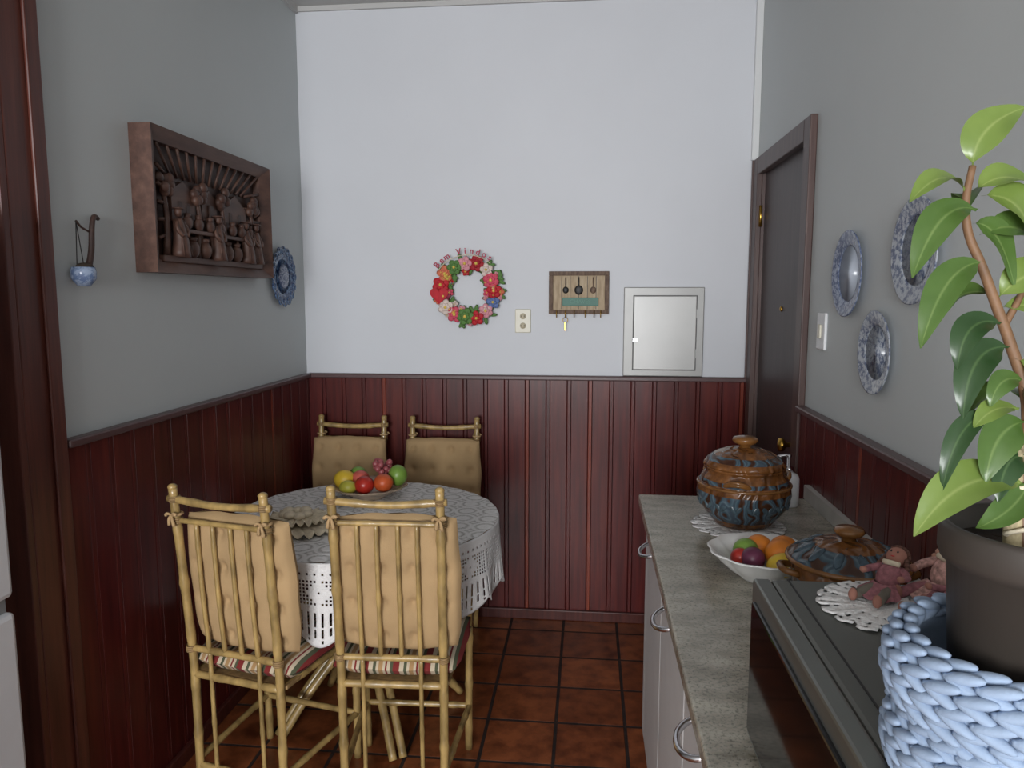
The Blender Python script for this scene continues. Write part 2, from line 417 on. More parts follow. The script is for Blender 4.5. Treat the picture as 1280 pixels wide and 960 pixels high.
# generic village-market carving: market stall, jars, trees, a few standing figures
wbox('ground_ledge',(.02,-.35,-Hz+.035),(.055,.35,-Hz+.055),m_carv,rf,bev=.003)
def prism(name,y,z,w,h,rh,x1):
    vs=[(x,yy,zz) for x in (.018,x1) for yy,zz in ((y-w,z),(y+w,z),(y+w,z+h),(y+w*1.15,z+h),(y,z+h+rh),(y-w*1.15,z+h),(y-w,z+h))]
    fs=[tuple(range(7)),tuple(range(13,6,-1))]+[(i,(i+1)%7,7+(i+1)%7,7+i) for i in range(7)]
    fixn(mesh(name,vs,fs,m_carv,rf,smooth=False))
prism('house_1',-.19,-.05,.07,.09,.04,.036); prism('house_2',.17,-.05,.085,.08,.05,.036); prism('house_3',-.01,-.03,.05,.07,.035,.030)
for i,(y,z) in enumerate(((-.21,-.03),(-.165,-.03),(.13,-.03),(.2,-.03),(-.01,-.02))):
    wbox('opening_%d'%i,(.03,y-.012,z),(.0385,y+.012,z+.045),m_carv_d,rf,bev=.002)
wbox('market_bench',(.02,-.24,-.085),(.06,.27,-.072),m_carv,rf,bev=.003)
for i in range(6): tube('bench_leg_%d'%i,[(.045,-.22+i*.094,-.08),(.045,-.22+i*.094,-Hz+.05)],.007,m_carv,rf,seg=6)
vs=[];fs=[]
for y in (-.30,.30,.07,-.10):     # trees
    tubegeo(vs,fs,[(.035,y,-.16),(.038,y+.004,-.05),(.036,y-.004,.03)],[.012,.007],6,3)
    for q in range(9):
        ell(vs,fs,(.04+random.uniform(-.006,.008),y+random.uniform(-.03,.03),.055+random.uniform(-.03,.028)),(.014,.02,.018),None,8,6)
for y in (-.2,-.13,-.055,.02,.11,.18,.245):   # jars & baskets on bench
    k=random.uniform(.8,1.2)
    ell(vs,fs,(.052,y,-.052),(.014,.021*k,.022)); tubegeo(vs,fs,[(.052,y,-.04),(.052,y,-.022)],[.009,.012],8)
for y,l in ((-.255,.1),(-.01,-.1),(.215,.15),(.29,-.1)):   # standing figures
    tubegeo(vs,fs,[(.055,y,-.165),(.056,y+l*.02,-.11),(.052,y-l*.05,-.045)],[.032,.015],10,3)
    ell(vs,fs,(.056,y-l*.06,-.024),(.013,.013,.016))
    ell(vs,fs,(.056,y-l*.06,-.013),(.018,.024,.004))
    for s in (-1,1): tubegeo(vs,fs,[(.055,y+s*.014,-.05),(.066,y+s*.03,-.08),(.074,y+s*.012,-.10)],.0065,6,3)
    for q in range(4): tubegeo(vs,fs,[(.068,y-.010+q*.007,-.075),(.08,y-.024+q*.016,-.162)],.003,5)
for y in (-.17,-.09,.07,.14):    # big jars on ground
    ell(vs,fs,(.05,y,-.135),(.02,.027,.03)); tubegeo(vs,fs,[(.05,y,-.11),(.05,y,-.097)],[.012,.016],8)
fixn(mesh('carved_scene',vs,fs,m_carv,rf))

def pattern_china(name,base,blue,scale=30,thr=.5,rough=.2):
    m,nt,b=new_mat(name); v=coords(nt)
    n=noise(nt,v,scale,5,.7)
    c=ramp(nt,n,[(thr-.06,lin(blue)),(thr+.05,lin(base))])
    nt.links.new(c,b.inputs['Base Color']); b.inputs['Roughness'].default_value=rough; return m
m_bl1=pattern_china('china_blue_dense',(104,132,166),(40,60,100),60,.52)
m_bl2=pattern_china('china_blue_toile',(168,174,182),(88,98,122),70,.5)
m_bl3=pattern_china('china_blue_rim',(148,158,178),(76,90,122),90,.52)
m_pc=M('china_white',(176,184,196),.2,var=.04)
def plate(name,loc,r,rot,mats,scallop=0):
    g=empty(name,loc); g.rotation_euler=rot
    sf=(lambda a,j:1+scallop*abs(math.sin(a*8))*(j>3 and j<9)) if scallop else None
    lathe('well',[(0,.004),(.0,.008),(r*.58,.008),(r*.64,.011)],mats[0],g,scal=None,n=64)
    lathe('rim',[(r*.5,.0),(r*.64,.007),(r*.64,.0113),(r*.7,.013),(r*.85,.016),(r*.97,.019),(r,.019),(r,.016),(r*.7,.008),(r*.55,0)],mats[1],g,scal=sf,n=96)
    return g
g=plate('blue_decorative_plate',(XL+.001,3.185,1.635),.115,(0,pi/2,0),(m_bl1,m_bl1),.10)
for i in range(16):
    a=2*pi*i/16; torus('rim_loop_%d'%i,.015,.004,m_bl1,g,loc=(.115*math.cos(a),.115*math.sin(a),.016),n=14,m=6)
lathe('center_medallion',[(.0,.012),(.05,.012),(.055,.016),(.045,.02),(0,.022)],m_bl3,g,n=32)
plate('china_plate',(XR-.001,2.185,1.612),.120,(0,-pi/2,0),(m_pc,m_bl3))
plate('china_plate.001',(XR-.001,1.755,1.650),.120,(0,-pi/2,0),(m_bl2,m_bl2))
plate('china_plate.002',(XR-.001,1.955,1.408),.106,(0,-pi/2,0),(m_bl2,m_bl2))

ho=empty('hanging_pipe_ornament',(XL,1.88,1.67))
tube('curved_stick',[(.012,.068,.09),(.02,.04,.092),(.022,.026,.06),(.022,.018,0),(.022,.0,-.05),(.022,-.015,-.07)],[.006,.010],m_carv_d,ho,n=4)
tube('hook_arm',[(.02,.02,.05),(.018,-.01,.06),(.018,-.03,.075)],.003,m_carv_d,ho,n=3)
for i,(y0,y1) in enumerate(((-.035,-.04),(-.03,-.012))):
    tube('string_%d'%i,[(.018,-.03,.075),(.02,y1,-.045)],.0013,m_black,ho,seg=5)
lathe('little_pot',[(0,-.03),(.015,-.03),(.03,-.01),(.031,.008),(.028,.02),(.024,.02),(.024,.005),(0,.0)],pattern_china('pot_blue',(160,178,205),(104,126,164),60),ho,n=24,loc=(.034,-.036,-.065))
blob('pot_moss',(.034,-.03,-.045),(.022,.022,.012),M('dried_moss',(60,50,40),.9),ho)

# ------------------------------------------------------------------ fridge
fr=empty('refrigerator')
m_fr=M('fridge_white',(206,208,212),.3,var=.02)
wbox('cabinet',(-1.95,.82,.02),(-1.29,1.45,1.75),m_fr,fr,bev=.012)
wbox('lower_door',(-1.288,.82,.06),(-1.246,1.45,.862),m_fr,fr,bev=.012)
wbox('upper_door',(-1.288,.82,.895),(-1.246,1.45,1.75),m_fr,fr,bev=.012)
wbox('gasket',(-1.30,.83,.855),(-1.262,1.44,.90),M('gasket_grey',(120,122,124),.6),fr)
wboxes('feet',[((-1.9,.86,0),(-1.86,.9,.03)),((-1.9,1.37,0),(-1.86,1.41,.03)),((-1.34,.86,0),(-1.3,.9,.03)),((-1.34,1.37,0),(-1.3,1.41,.03))],m_black,fr)
wbox('handle_lower',(-1.246,.86,.70),(-1.225,.885,.85),m_fr,fr,bev=.006)
wbox('handle_upper',(-1.246,.86,.92),(-1.225,.885,1.2),m_fr,fr,bev=.006)

# ------------------------------------------------------------------ counter
ct=empty('kitchen_counter')
wbox('granite_top',(.172,-.6,.868),(XR-.017,2.43,.90),m_granite,ct,bev=.005)
wbox('trim_backsplash',(XR-.034,-.6,.901),(XR-.017,2.43,.945),M('splash_white',(186,184,178),.4))
wbox('carcass',(.217,-.58,.09),(XR-.017,2.40,.868),M('cabinet_core',(120,120,120),.6),ct)
wbox('toe_kick',(.26,-.58,0),(XR-.017,2.37,.09),M('toe_dark',(70,68,68),.6),ct)
wbox('end_stile',(.197,2.345,.10),(.217,2.40,.862),m_cab,ct,bev=.002)
wbox('end_panel',(.199,2.40,.09),(XR-.02,2.41,.866),m_cab,ct)
ys=[2.345,1.88,1.415,.95,.485,.02,-.445]
for i in range(len(ys)-1):
    a,b=ys[i+1]+.003,ys[i]-.003
    wbox('door_panel_%d'%i,(.197,a,.10),(.217,b,.86),m_cab,ct,bev=.004)
    c=(a+b)/2
    tube('door_handle_%d'%i,[(.20,c-.055,.825),(.178,c-.052,.818),(.160,c-.03,.812),(.155,c,.810),(.160,c+.03,.812),(.178,c+.052,.818),(.20,c+.055,.825)],.006,m_chrome,ct,n=4)

ov=empty('countertop_oven')
m_ovt=M('oven_grey_metal',(98,99,94),.4,metal=.5,var=.06,vs=3)
m_ovf=M('oven_frame_silver',(124,126,122),.32,metal=.7,var=.05)
m_glass=M('oven_black_glass',(14,14,16),.08,var=.02)
wbox('body',(.262,.40,.92),(.70,1.054,1.15),m_ovt,ov,bev=.006)
wbox('front_frame',(.238,.40,.915),(.262,1.054,1.15),m_ovf,ov,bev=.004)
wbox('glass_door',(.232,.43,.935),(.240,1.03,1.125),m_glass,ov,bev=.003)
wbox('top_seam',(.285,.405,1.1485),(.2875,1.05,1.1506),m_black,ov)
for i,(x,y) in enumerate(((.29,.45),(.29,1.01),(.66,.45),(.66,1.01))):
    lathe('foot_%d'%i,[(.014,0),(.018,.02),(0,.02)],m_black,ov,n=16,loc=(x,y,.901))

def doily(name,loc,r,mat,n=90):
    vs=[(0,0,.004)];fs=[]
    R=[.25,.45,.5,.55,.7,.75,.82,.88,.94,1.0]
    for j,k in enumerate(R):
        for i in range(n):
            a=2*pi*i/n; w=1+.05*abs(math.sin(a*9)) if k>.8 else 1
            vs.append((r*k*w*math.cos(a),r*k*w*math.sin(a),.004+.001*math.sin(i*1.3)))
    for i in range(n): fs.append((0,1+i,1+(i+1)%n))
    for j in range(len(R)-1):
        for i in range(n):
            if j in (2,5,7) and i%3==0: continue
            if j==8 and i%5==0: continue
            fs.append((1+j*n+i,1+(j+1)*n+i,1+(j+1)*n+(i+1)%n,1+j*n+(i+1)%n))
    o=mesh(name,vs,fs,mat,loc=loc); s=o.modifiers.new('s','SOLIDIFY'); s.thickness=.002; return o
doily('crochet_doily',(.43,2.11,.90),.125,m_cloth)
doily('crochet_doily.001',(.39,.96,1.15),.085,m_cloth)

def ceramic(name,zlo,zhi):
    m,nt,b=new_mat(name); v=coords(nt)
    n=noise(nt,v,22,4,.7)
    w=nd(nt,'ShaderNodeTexWave'); w.inputs['Scale'].default_value=9; w.inputs['Distortion'].default_value=9; w.inputs['Detail'].default_value=1; w.inputs['Detail Scale'].default_value=2; nt.links.new(v,w.inputs['Vector'])
    c1=ramp(nt,w.outputs['Fac'],[(.0,lin((58,34,22))),(.22,lin((74,48,34))),(.34,lin((54,72,84))),(.8,lin((84,104,114))),(1,lin((60,74,86)))])
    c2=ramp(nt,n,[(.3,lin((70,42,22))),(.6,lin((122,78,40))),(.8,lin((150,104,58)))])
    sp=nd(nt,'ShaderNodeSeparateXYZ'); nt.links.new(v,sp.inputs[0])
    a=nd(nt,'ShaderNodeMapRange'); a.inputs[1].default_value=0; a.inputs[2].default_value=.25; nt.links.new(sp.outputs[2],a.inputs[0])
    st=[(0,(1,1,1,1))]
    for z,c in zip(zlo,zhi): st.append((z/.25,(c,c,c,1)))
    fa=ramp(nt,a.outputs[0],st,'CONSTANT')
    mx=nd(nt,'ShaderNodeMix',data_type='RGBA'); nt.links.new(fa,mx.inputs[0]); nt.links.new(c1,mx.inputs[6]); nt.links.new(c2,mx.inputs[7])
    nt.links.new(mx.outputs[2],b.inputs['Base Color']); b.inputs['Roughness'].default_value=.22; bump(nt,b,w.outputs['Fac'],.6,.006); return m
tu=empty('ceramic_tureen',(.445,2.125,.906))
mc1=ceramic('glazed_stoneware',[.02,.10,.125,.135,.15,.185,.20],[0,1,0,1,1,0,1])
lathe('bowl',[(0,0),(.075,0),(.082,.008),(.10,.03),(.122,.06),(.13,.09),(.127,.115),(.118,.138),(.106,.152),(.104,.158),(.112,.162),(.110,.168),(.095,.168),(.095,.10),(0,.02)],mc1,tu,n=64)
lathe('lid',[(.112,.168),(.114,.172),(.11,.178),(.10,.190),(.08,.204),(.055,.214),(.03,.219),(0,.221)],mc1,tu,n=64)
m_amber=M('amber_glaze',(122,82,42),.2,var=.3,vs=40)
lathe('lid_knob',[(.018,.216),(.014,.226),(.03,.232),(.036,.24),(.032,.248),(.015,.252),(0,.252)],m_amber,tu,n=32)
for s in (0,1,2):
    a0=-pi/2-.35+s*2.1
    for off in (-.05,.05):
        pts=[((.116+.014*math.sin(pi*t/8))*math.cos(a0+off*6*(t/8-.5)*2),(.116+.014*math.sin(pi*t/8))*math.sin(a0+off*6*(t/8-.5)*2),.128+.016*math.sin(pi*t/8)*(1 if off>0 else .6)) for t in range(9)]
        tube('ear_handle_%d_%d'%(s,off>0),pts,.006,m_amber,tu,n=2)
torus('shoulder_rope',.127,.004,m_amber,tu,loc=(0,0,.118),n=64)
vs=[];fs=[]
for i in range(18):
    a=2*pi*i/18
    for s in (-1,1):
        rm=Matrix.Rotation(a,3,'Z')@Matrix.Rotation(s*.6,3,'X')
        ell(vs,fs,(.123*math.cos(a+s*.07),.123*math.sin(a+s*.07),.076),(.004,.008,.022),rm,8,6)
mesh('carved_leaves',vs,fs,M('blue_glaze',(66,82,90),.25,var=.35,vs=60),tu)

ca=empty('ceramic_casserole',(.523,1.50,.901))
mc2=ceramic('glazed_stoneware_2',[.03,.09,.125,.155],[0,1,0,1])
lathe('bowl',[(0,0),(.07,0),(.09,.03),(.104,.07),(.108,.10),(.108,.122),(.098,.122),(.098,.05),(0,.02)],mc2,ca,n=64)
lathe('lid',[(.115,.122),(.117,.127),(.108,.134),(.09,.146),(.06,.158),(.03,.164),(0,.166)],mc2,ca,n=64)
lathe('lid_knob',[(.016,.160),(.012,.170),(.024,.176),(.03,.183),(.026,.19),(0,.193)],m_amber,ca,n=32)
torus('lid_edge',.114,.005,m_amber,ca,loc=(0,0,.125),n=64)
for s in (-1,1):
    tube('side_handle_%d'%s,[(s*.10,-.03,.10),(s*.124,-.022,.105),(s*.13,0,.106),(s*.124,.022,.105),(s*.10,.03,.10)],.007,m_amber,ca,n=4)
vs=[];fs=[]
for i in range(12):
    a=2*pi*i/12; rm=Matrix.Rotation(a,3,'Z')@Matrix.Rotation(.45,3,'Y')
    ell(vs,fs,(.085*math.cos(a),.085*math.sin(a),.147),(.024,.010,.004),rm,8,6)
mesh('lid_leaves',vs,fs,M('blue_glaze_lid',(62,80,92),.25,var=.35,vs=60),ca)

sd=empty('soap_dispenser',(.625,2.34,.901))
lathe('bottle',[(0,0),(.03,0),(.033,.005),(.033,.085),(.028,.098),(.012,.108),(.012,.118),(0,.118)],m_whitepl,sd,n=32)
lathe('collar',[(.014,.108),(.014,.122),(.006,.124),(.006,.155),(0,.155)],m_chrome,sd,n=20)
tube('nozzle',[(.006,0,.157),(-.012,0,.159),(-.035,-.0,.153)],.005,m_chrome,sd,n=3)

fb=empty('scalloped_fruit_bowl',(.41,1.715,.901))
sf=lambda a,j:1+(.05*abs(math.sin(a*5)) if 3<=j<=9 else 0)
lathe('bowl',[(0,0),(.05,0),(.055,.006),(.075,.022),(.10,.045),(.116,.062),(.122,.066),(.118,.068),(.095,.048),(.07,.026),(.045,.014),(0,.012)],M('white_porcelain',(228,228,226),.15,var=.02),fb,n=100,scal=sf)
m_or=M('orange_peel',(212,124,36),.45,var=.1,bs=120,bst=.3); m_ye=M('yellow_fruit',(214,180,52),.4,var=.12)
m_re=M('red_apple',(170,44,34),.3,var=.4,vs=18); m_gr=M('green_apple',(116,150,62),.35,var=.25,vs=14); m_pl=M('plum_purple',(98,44,70),.35,var=.3)
blob('orange_1',(.035,-.015,.062),(.036,.036,.034),m_or,fb)
blob('orange_2',(.055,.04,.055),(.034,.034,.032),m_or,fb)
blob('lemon',(.03,-.062,.052),(.04,.028,.028),m_ye,fb,rot=(0,0,.3))
blob('plum_1',(-.03,-.03,.055),(.027,.027,.026),m_pl,fb)
blob('green_lime',(-.035,.025,.055),(.03,.028,.028),m_gr,fb)
blob('plum_2',(-.055,-.012,.05),(.022,.022,.022),m_re,fb)
blob('orange_3',(.0,.05,.055),(.032,.032,.03),m_or,fb)

# ------------------------------------------------------------------ rag dolls
m_skin=M('doll_cloth_brown',(150,104,90),.9,var=.1); m_dr1=M('doll_dress_mauve',(142,92,98),.9,var=.3,vs=120); m_dr2=M('doll_dress_floral',(182,142,134),.9,var=.5,vs=140)
m_hair=M('doll_yarn',(92,62,52),.95,var=.3,vs=80); m_pant=M('doll_pants_grey',(104,98,88),.9,var=.2,vs=60); m_hair2=M('doll_yarn_sand',(172,130,112),.95,var=.3,vs=80)
def doll(name,loc,rz,dress,hair,pants,s_=.85,lean=.6,bonnet=None):
    g=empty(name,loc,rz); g.scale=(s_,s_,s_)
    up=empty('upper_body',(0,0,.012),0,g); up.rotation_euler=(-lean,0,0)
    blob('torso',(0,0,.025),(.022,.018,.03),dress,up)
    blob('head',(0,-.002,.066),(.018,.017,.019),m_skin,up)
    vs=[];fs=[]
    for i in range(110):
        a=random.random()*2*pi; t=random.uniform(0,2.0)
        if math.sin(a)<-.2 and t>.8: continue
        ell(vs,fs,(.019*math.sin(t)*math.cos(a),.002+.018*math.sin(t)*math.sin(a),.068+.019*math.cos(t)),(.0042,.0042,.0042),None,6,4)
    for s in (-1,1):
        for q in range(5): ell(vs,fs,(s*(.019+.003*q),-.002,.062-.008*q),(.0055,.0055,.0055),None,6,4)
    mesh('yarn_hair',vs,fs,hair,up)
    if bonnet:
        lathe('bonnet',[(.024,0),(.025,.002),(.017,.004),(.015,.012),(.009,.018),(0,.02)],bonnet,up,n=24,loc=(0,.008,.076),rot=(-.5,0,0),scal=lambda a,j:1+(.08*math.sin(a*8) if j<2 else 0))
    for s in (-1,1):
        tube('arm_%d'%s,[(s*.018,0,.042),(s*.034,-.008,.028),(s*.034,-.024,.016)],[.008,.006],dress,up,n=3)
        blob('hand_%d'%s,(s*.034,-.029,.013),(.007,.007,.006),m_skin,up,nu=10,nv=7)
        blob('eye_%d'%s,(s*.006,-.0185,.069),(.0018,.001,.0022),m_black,up,nu=8,nv=6)
        tube('leg_%d'%s,[(s*.011,-.002,.012),(s*.017,-.035,.013),(s*.022,-.066,.009)],[.010,.008],pants,g,n=3)
        blob('foot_%d'%s,(s*.022,-.072,.012),(.008,.008,.012),m_skin,g,nu=10,nv=7)
    blob('mouth',(0,-.0185,.059),(.004,.001,.001),fl[0],up,nu=8,nv=5)
    tube('collar',[(-.014,-.01,.048),(0,-.018,.045),(.014,-.01,.048)],.005,m_cream,up,n=3)
    vs=[];fs=[]
    n=40
    for j in range(5):
        for i in range(n):
            a=2*pi*i/n; r=.017+.005*j; 
            vs.append((r*math.cos(a)*(1+.05*math.sin(a*9)*j/4)*1.05,-.006*j+r*math.sin(a)*.9,max(.004,.024-.0045*j+.003*math.sin(a*9)*j/4)))
    for j in range(4):
        for i in range(n): fs.append((j*n+i,j*n+(i+1)%n,(j+1)*n+(i+1)%n,(j+1)*n+i))
    mesh('skirt',vs,fs,dress,g)
    return g
doll('rag_doll',(.395,.995,1.156),-.8,m_dr1,m_hair,m_pant,.72,.75)
doll('rag_doll.001',(.47,1.005,1.153),-1.0,m_dr2,m_hair2,m_dr1,.85,.5,m_dr2)
doll('rag_doll.002',(.445,.935,1.156),-1.25,m_dr1,m_hair,m_dr2,.68,.9)
doll('rag_doll.003',(.54,.985,1.151),-.3,m_dr2,m_hair2,m_dr2,.95,.4,m_dr1)

# ------------------------------------------------------------------ crochet basket
cb=empty('crochet_basket',(.355,.598,1.152))
m_yarn=M('light_blue_tshirt_yarn',(150,168,192),.9,var=.1,vs=40,bs=400,bst=.2,spec=.12)
vs=[];fs=[]
rings=[(.092,.007),(.099,.020),(.102,.033),(.100,.046),(.094,.058),(.093,.068),(.101,.080),(.105,.093),(.104,.107),(.098,.118),(.088,.121)]
for k,(R,z) in enumerate(rings):
    n=26
    for i in range(n):
        a=2*pi*(i+.5*(k%2))/n
        for s in (-1,1):
            rm=Matrix.Rotation(a,3,'Z')@Matrix.Rotation(s*.30,3,'X')
            ell(vs,fs,(R*math.cos(a),R*math.sin(a),z+s*.0034),(.0060,.0165,.0047),rm,12,8)
mesh('stitches',vs,fs,m_yarn,cb)
lathe('inner_wall',[(0,0),(.089,0),(.100,.02),(.102,.04),(.094,.062),(.104,.094),(.097,.117),(.087,.119),(.092,.098),(.088,.05),(.082,.006),(0,.006)],m_yarn,cb,n=48)

# potted plant
pp=empty('potted_plant',(.355,.598,1.160))
m_pot=M('pot_dark_brown',(58,52,47),.5,var=.06)
lathe('pot',[(0,0),(.052,0),(.054,.004),(.066,.18),(.071,.182),(.073,.188),(.073,.208),(.071,.212),(.067,.212),(.064,.19),(0,.188)],m_pot,pp,n=48)
lathe('soil',[(0,.193),(.064,.193),(.064,.188)],M('soil',(50,36,28),.95,var=.4,vs=80,bs=80,bst=1,bd=.01),pp,n=32)
th=math.radians(5.84); pt=math.radians(6.745)
Rv=Vector((math.cos(th),math.sin(th),0)); Uv=Vector((-math.sin(th)*math.sin(pt),math.cos(th)*math.sin(pt),math.cos(pt)))
Nv=Vector((math.sin(th),-math.cos(th),0))
O=Vector((0,0,.203))
def L(a,b,c=0): return O+Rv*(a*.0104-.006)+Uv*(b*.0101-.003)+Nv*(c*.01)
def leafmat(name,c1,c2):
    m,nt,b=new_mat(name); at=nd(nt,'ShaderNodeVertexColor',layer_name='col')
    sp=nd(nt,'ShaderNodeSeparateColor'); nt.links.new(at.outputs[0],sp.inputs[0])
    c=ramp(nt,sp.outputs[0],[(0,lin(c2)),(.12,lin(c1)),(1,lin(c1))])
    n=noise(nt,coords(nt),30,3); cc=ramp(nt,n,[(.3,(.8,.85,.75,1)),(.7,(1.1,1.08,1.1,1))])
    mx=nd(nt,'ShaderNodeMix',data_type='RGBA',blend_type='MULTIPLY'); mx.inputs[0].default_value=1
    nt.links.new(c,mx.inputs[6]); nt.links.new(cc,mx.inputs[7]); nt.links.new(mx.outputs[2],b.inputs['Base Color'])
    b.inputs['Roughness'].default_value=.28
    tr=nd(nt,'ShaderNodeBsdfTranslucent'); nt.links.new(mx.outputs[2],tr.inputs[0])
    ms=nd(nt,'ShaderNodeMixShader'); ms.inputs[0].default_value=.2
    nt.links.new(b.outputs[0],ms.inputs[1]); nt.links.new(tr.outputs[0],ms.inputs[2])
    nt.links.new(ms.outputs[0],nt.nodes['Material Output'].inputs[0]); return m
LM=[leafmat('leaf_light',(118,140,70),(146,162,96)),leafmat('leaf_mid',(82,110,54),(114,138,80)),leafmat('leaf_dark',(50,76,44),(80,106,66))]
lc=0
def leaf(base,mid,tip,w,mi,face=(0,0.35,1)):
    global lc; lc+=1
    b0,m0,t0=L(*base),L(*mid),L(*tip); n=16
    fn=(Rv*face[0]+Uv*face[1]+Nv*face[2]).normalized()
    vs=[];fs=[];cols=[]
    for i in range(n+1):
        t=i/n; p_=b0*(1-t)**2+m0*2*t*(1-t)+t0*t*t
        tg=((m0-b0)*(1-t)+(t0-m0)*t).normalized()
        s=tg.cross(fn).normalized(); nn=s.cross(tg)
        tt=max(0,(t-.08)/.92)
        ww=w*.01*.5*(math.sin(pi*tt**.85)**.8 if 0<tt<1 else 0)+.0006
        for q in (-1,-.55,0,.55,1):
            vs.append(p_+s*ww*q+nn*(abs(q)**1.3*ww*.32+.0012*math.sin(t*9+q*2)*abs(q))); cols.append((abs(q),0,0,1))
    for i in range(n):
        for k in range(4):
            a=i*5+k; fs.append((a,a+1,a+6,a+5))
    mesh('leaf_%d'%lc,vs,fs,LM[mi],pp,cols=cols)
leaf((-4.9,28.8,0),(-5.2,32.0,.6),(-1.0,33.4,0),2.9,0,(-.5,.3,1))
leaf((-5.3,26.8,0),(-7.4,29.4,.8),(-10,26.0,.8),2.1,0,(0,1,.7))
leaf((-4.7,27,0),(-2.8,29.0,.5),(0,27.0,.3),2.6,0,(0,.9,.8))
leaf((-4.4,26.6,.2),(-1.2,27.0,1.2),(-.7,20.9,.8),3.8,0,(.4,.5,1))
leaf((-4.7,25.5,.2),(-7.9,26.6,1),(-9.9,20.3,1),2.7,1,(-.5,.6,1))
leaf((-4.2,21.5,.2),(-7.6,21.6,1),(-9.4,15.0,1.2),2.5,1,(-.6,.4,1))
leaf((-3.1,18.7,0),(-1.2,21.5,.8),(1.2,20.4,.6),2.8,0,(0,.7,.9))
leaf((-2.8,16.8,.2),(-6.2,17.9,1),(-6.6,13.4,1),2.2,2,(-.6,.5,1))
leaf((-2.2,15,.2),(-5.9,15.6,1.0),(-6.3,9.7,1.2),2.5,2,(-.6,.3,1))
leaf((-1.7,10.3,.4),(-3.8,11.0,.8),(-5.4,9.0,1),1.7,0,(0,1,.8))
leaf((-2.0,14.2,.3),(1.0,13.0,1.2),(-.9,9.0,1.2),2.9,0,(.3,.4,1))
leaf((-1.2,9.4,.5),(-4.2,9.2,1.2),(-4.7,5.0,1.3),2.8,1,(-.2,.4,1))
leaf((-1.1,4.4,.6),(-6.2,7.0,1.4),(-9.8,.8,1.0),3.5,0,(-.3,1.1,1))
leaf((-1.0,5,.6),(-2.8,2.9,2.0),(-5.6,1.6,1.6),2.1,1,(0,1,.9))
leaf((-3.5,10,.3),(-6.6,10.0,.8),(-7.6,4.2,.8),1.7,2,(-.8,.2,1))
leaf((-4.5,23.6,.2),(-1.5,25.4,1),(-.2,21.6,.8),2.8,1,(.3,.8,1))
leaf((-.9,13,0),(2.5,15.5,.5),(4.5,12.5,.8),2.8,1,(.3,.8,1))
leaf((-.8,9,0),(2.5,10.5,1),(4.8,7,1.5),3.0,1,(.3,.8,1))
leaf((-3,18,-.3),(1.5,19,.5),(3.5,16,.6),2.8,0,(.4,.8,1))
leaf((0,17,0),(2,19.5,.5),(4.5,18,.6),2.6,1,(.4,.8,1))
leaf((-1.0,6,0),(2.5,8,1),(4.5,3.5,2),3.3,0,(.3,.8,1))
leaf((-.8,11,-.5),(-1,12.5,-3),(-2.5,9,-5),2.8,1,(0,1,-.5))
leaf((-3.0,19,-.5),(-4.5,20,-2),(-5.4,17.5,-3),2.2,1,(0,1,-.5))
leaf((-5.2,26.5,-.4),(-3.6,28.0,-2),(-3.5,25.5,-4),2.2,1,(0,1,-.5))
leaf((-1.4,12,.2),(-.4,11,1.4),(1.0,6.0,1.2),2.6,2,(.2,.2,1))
leaf((-4.9,24.5,0),(-3.4,24.8,.8),(-2.2,19.8,.6),2.2,1,(.2,.4,1))
leaf((-1.2,7,.2),(.6,7.6,1.2),(1.0,2.2,1.2),2.6,1,(.2,.4,1))
leaf((-1.2,12.4,.2),(-3.6,13.4,1.0),(-4.2,10.6,1.0),1.7,1,(-.2,.6,1))
leaf((-.2,19.5,.2),(.8,21.6,.6),(-.4,24.0,.4),2.2,0,(.4,.3,1))
leaf((-1.0,6.6,.2),(-3.2,7.4,1.0),(-4.0,3.6,1.6),2.2,2,(-.2,.5,1))
m_stem=M('plant_stem',(118,88,62),.6,var=.25,vs=50)
tube('stem_1',[L(-1.2,-2),L(-1.1,4.4),L(-.8,10.6),L(-2,15),L(-3.1,18.1),L(-4.2,21.2),L(-5.2,23.7),L(-5.4,26.2),L(-4.9,28.9)],[.0052,.0028],m_stem,pp,n=5)
tube('stem_2',[L(-.9,12),L(-.2,15),L(.3,18.5),L(.6,22)],[.004,.002],m_stem,pp,n=5)
tube('stem_3',[L(-2.6,16.6),L(-1.5,18.6),L(-.6,20.8)],[.003,.002],m_stem,pp,n=5)
tube('support_stake',[L(-1.8,-2,-.2),L(-1.7,7.5,-.2)],.007,M('sphagnum_wrap',(180,166,132),.95,var=.3,vs=60,bs=60,bst=1,bd=.01),pp,n=1,knob=.02)
for i in range(4):
    b=.8+i*1.6; tube('tie_%d'%i,[L(-2.7,b,.3),L(-1.6,b+.5,1.0),L(-.6,b+.2,.5),L(-1.0,b-.6,-.7),L(-2.7,b,.3)],.0018,m_cream,pp,seg=6,n=4)

# ------------------------------------------------------------------ table
TX,TY,TR=-.80,2.555,.485
tb=empty('dining_table',(TX,TY,0))
m_tt=M('tabletop_wood',(150,116,74),.4,var=.2)
lathe('top',[(0,.728),(TR-.01,.728),(TR,.735),(TR,.75),(TR-.006,.755),(0,.755)],m_tt,tb,n=96)
feet=[(-.23,-.17),(.16,-.24),(.27,.16),(-.17,.16)]
for i,(x,y) in enumerate(feet):
    for d in (-.018,.018):
        nx,ny=-y,x; l=math.hypot(x,y); nx/=l;ny/=l
        tube('leg_%d_%d'%(i,d>0),[(x*1.15+nx*d,y*1.15+ny*d,0.008),(x*.75+nx*d,y*.75+ny*d,.16),(x*.12+nx*d,y*.12+ny*d,.36),(-x*.25+nx*d,-y*.25+ny*d,.52),(-x*.9+nx*d,-y*.9+ny*d,.728)],.014,m_bamboo,tb,seg=10,n=5,knob=.12)
for z in (.34,.38,.42): torus('binding_%d'%int(z*100),.05,.008,m_string,tb,loc=(0,0,z),n=24)
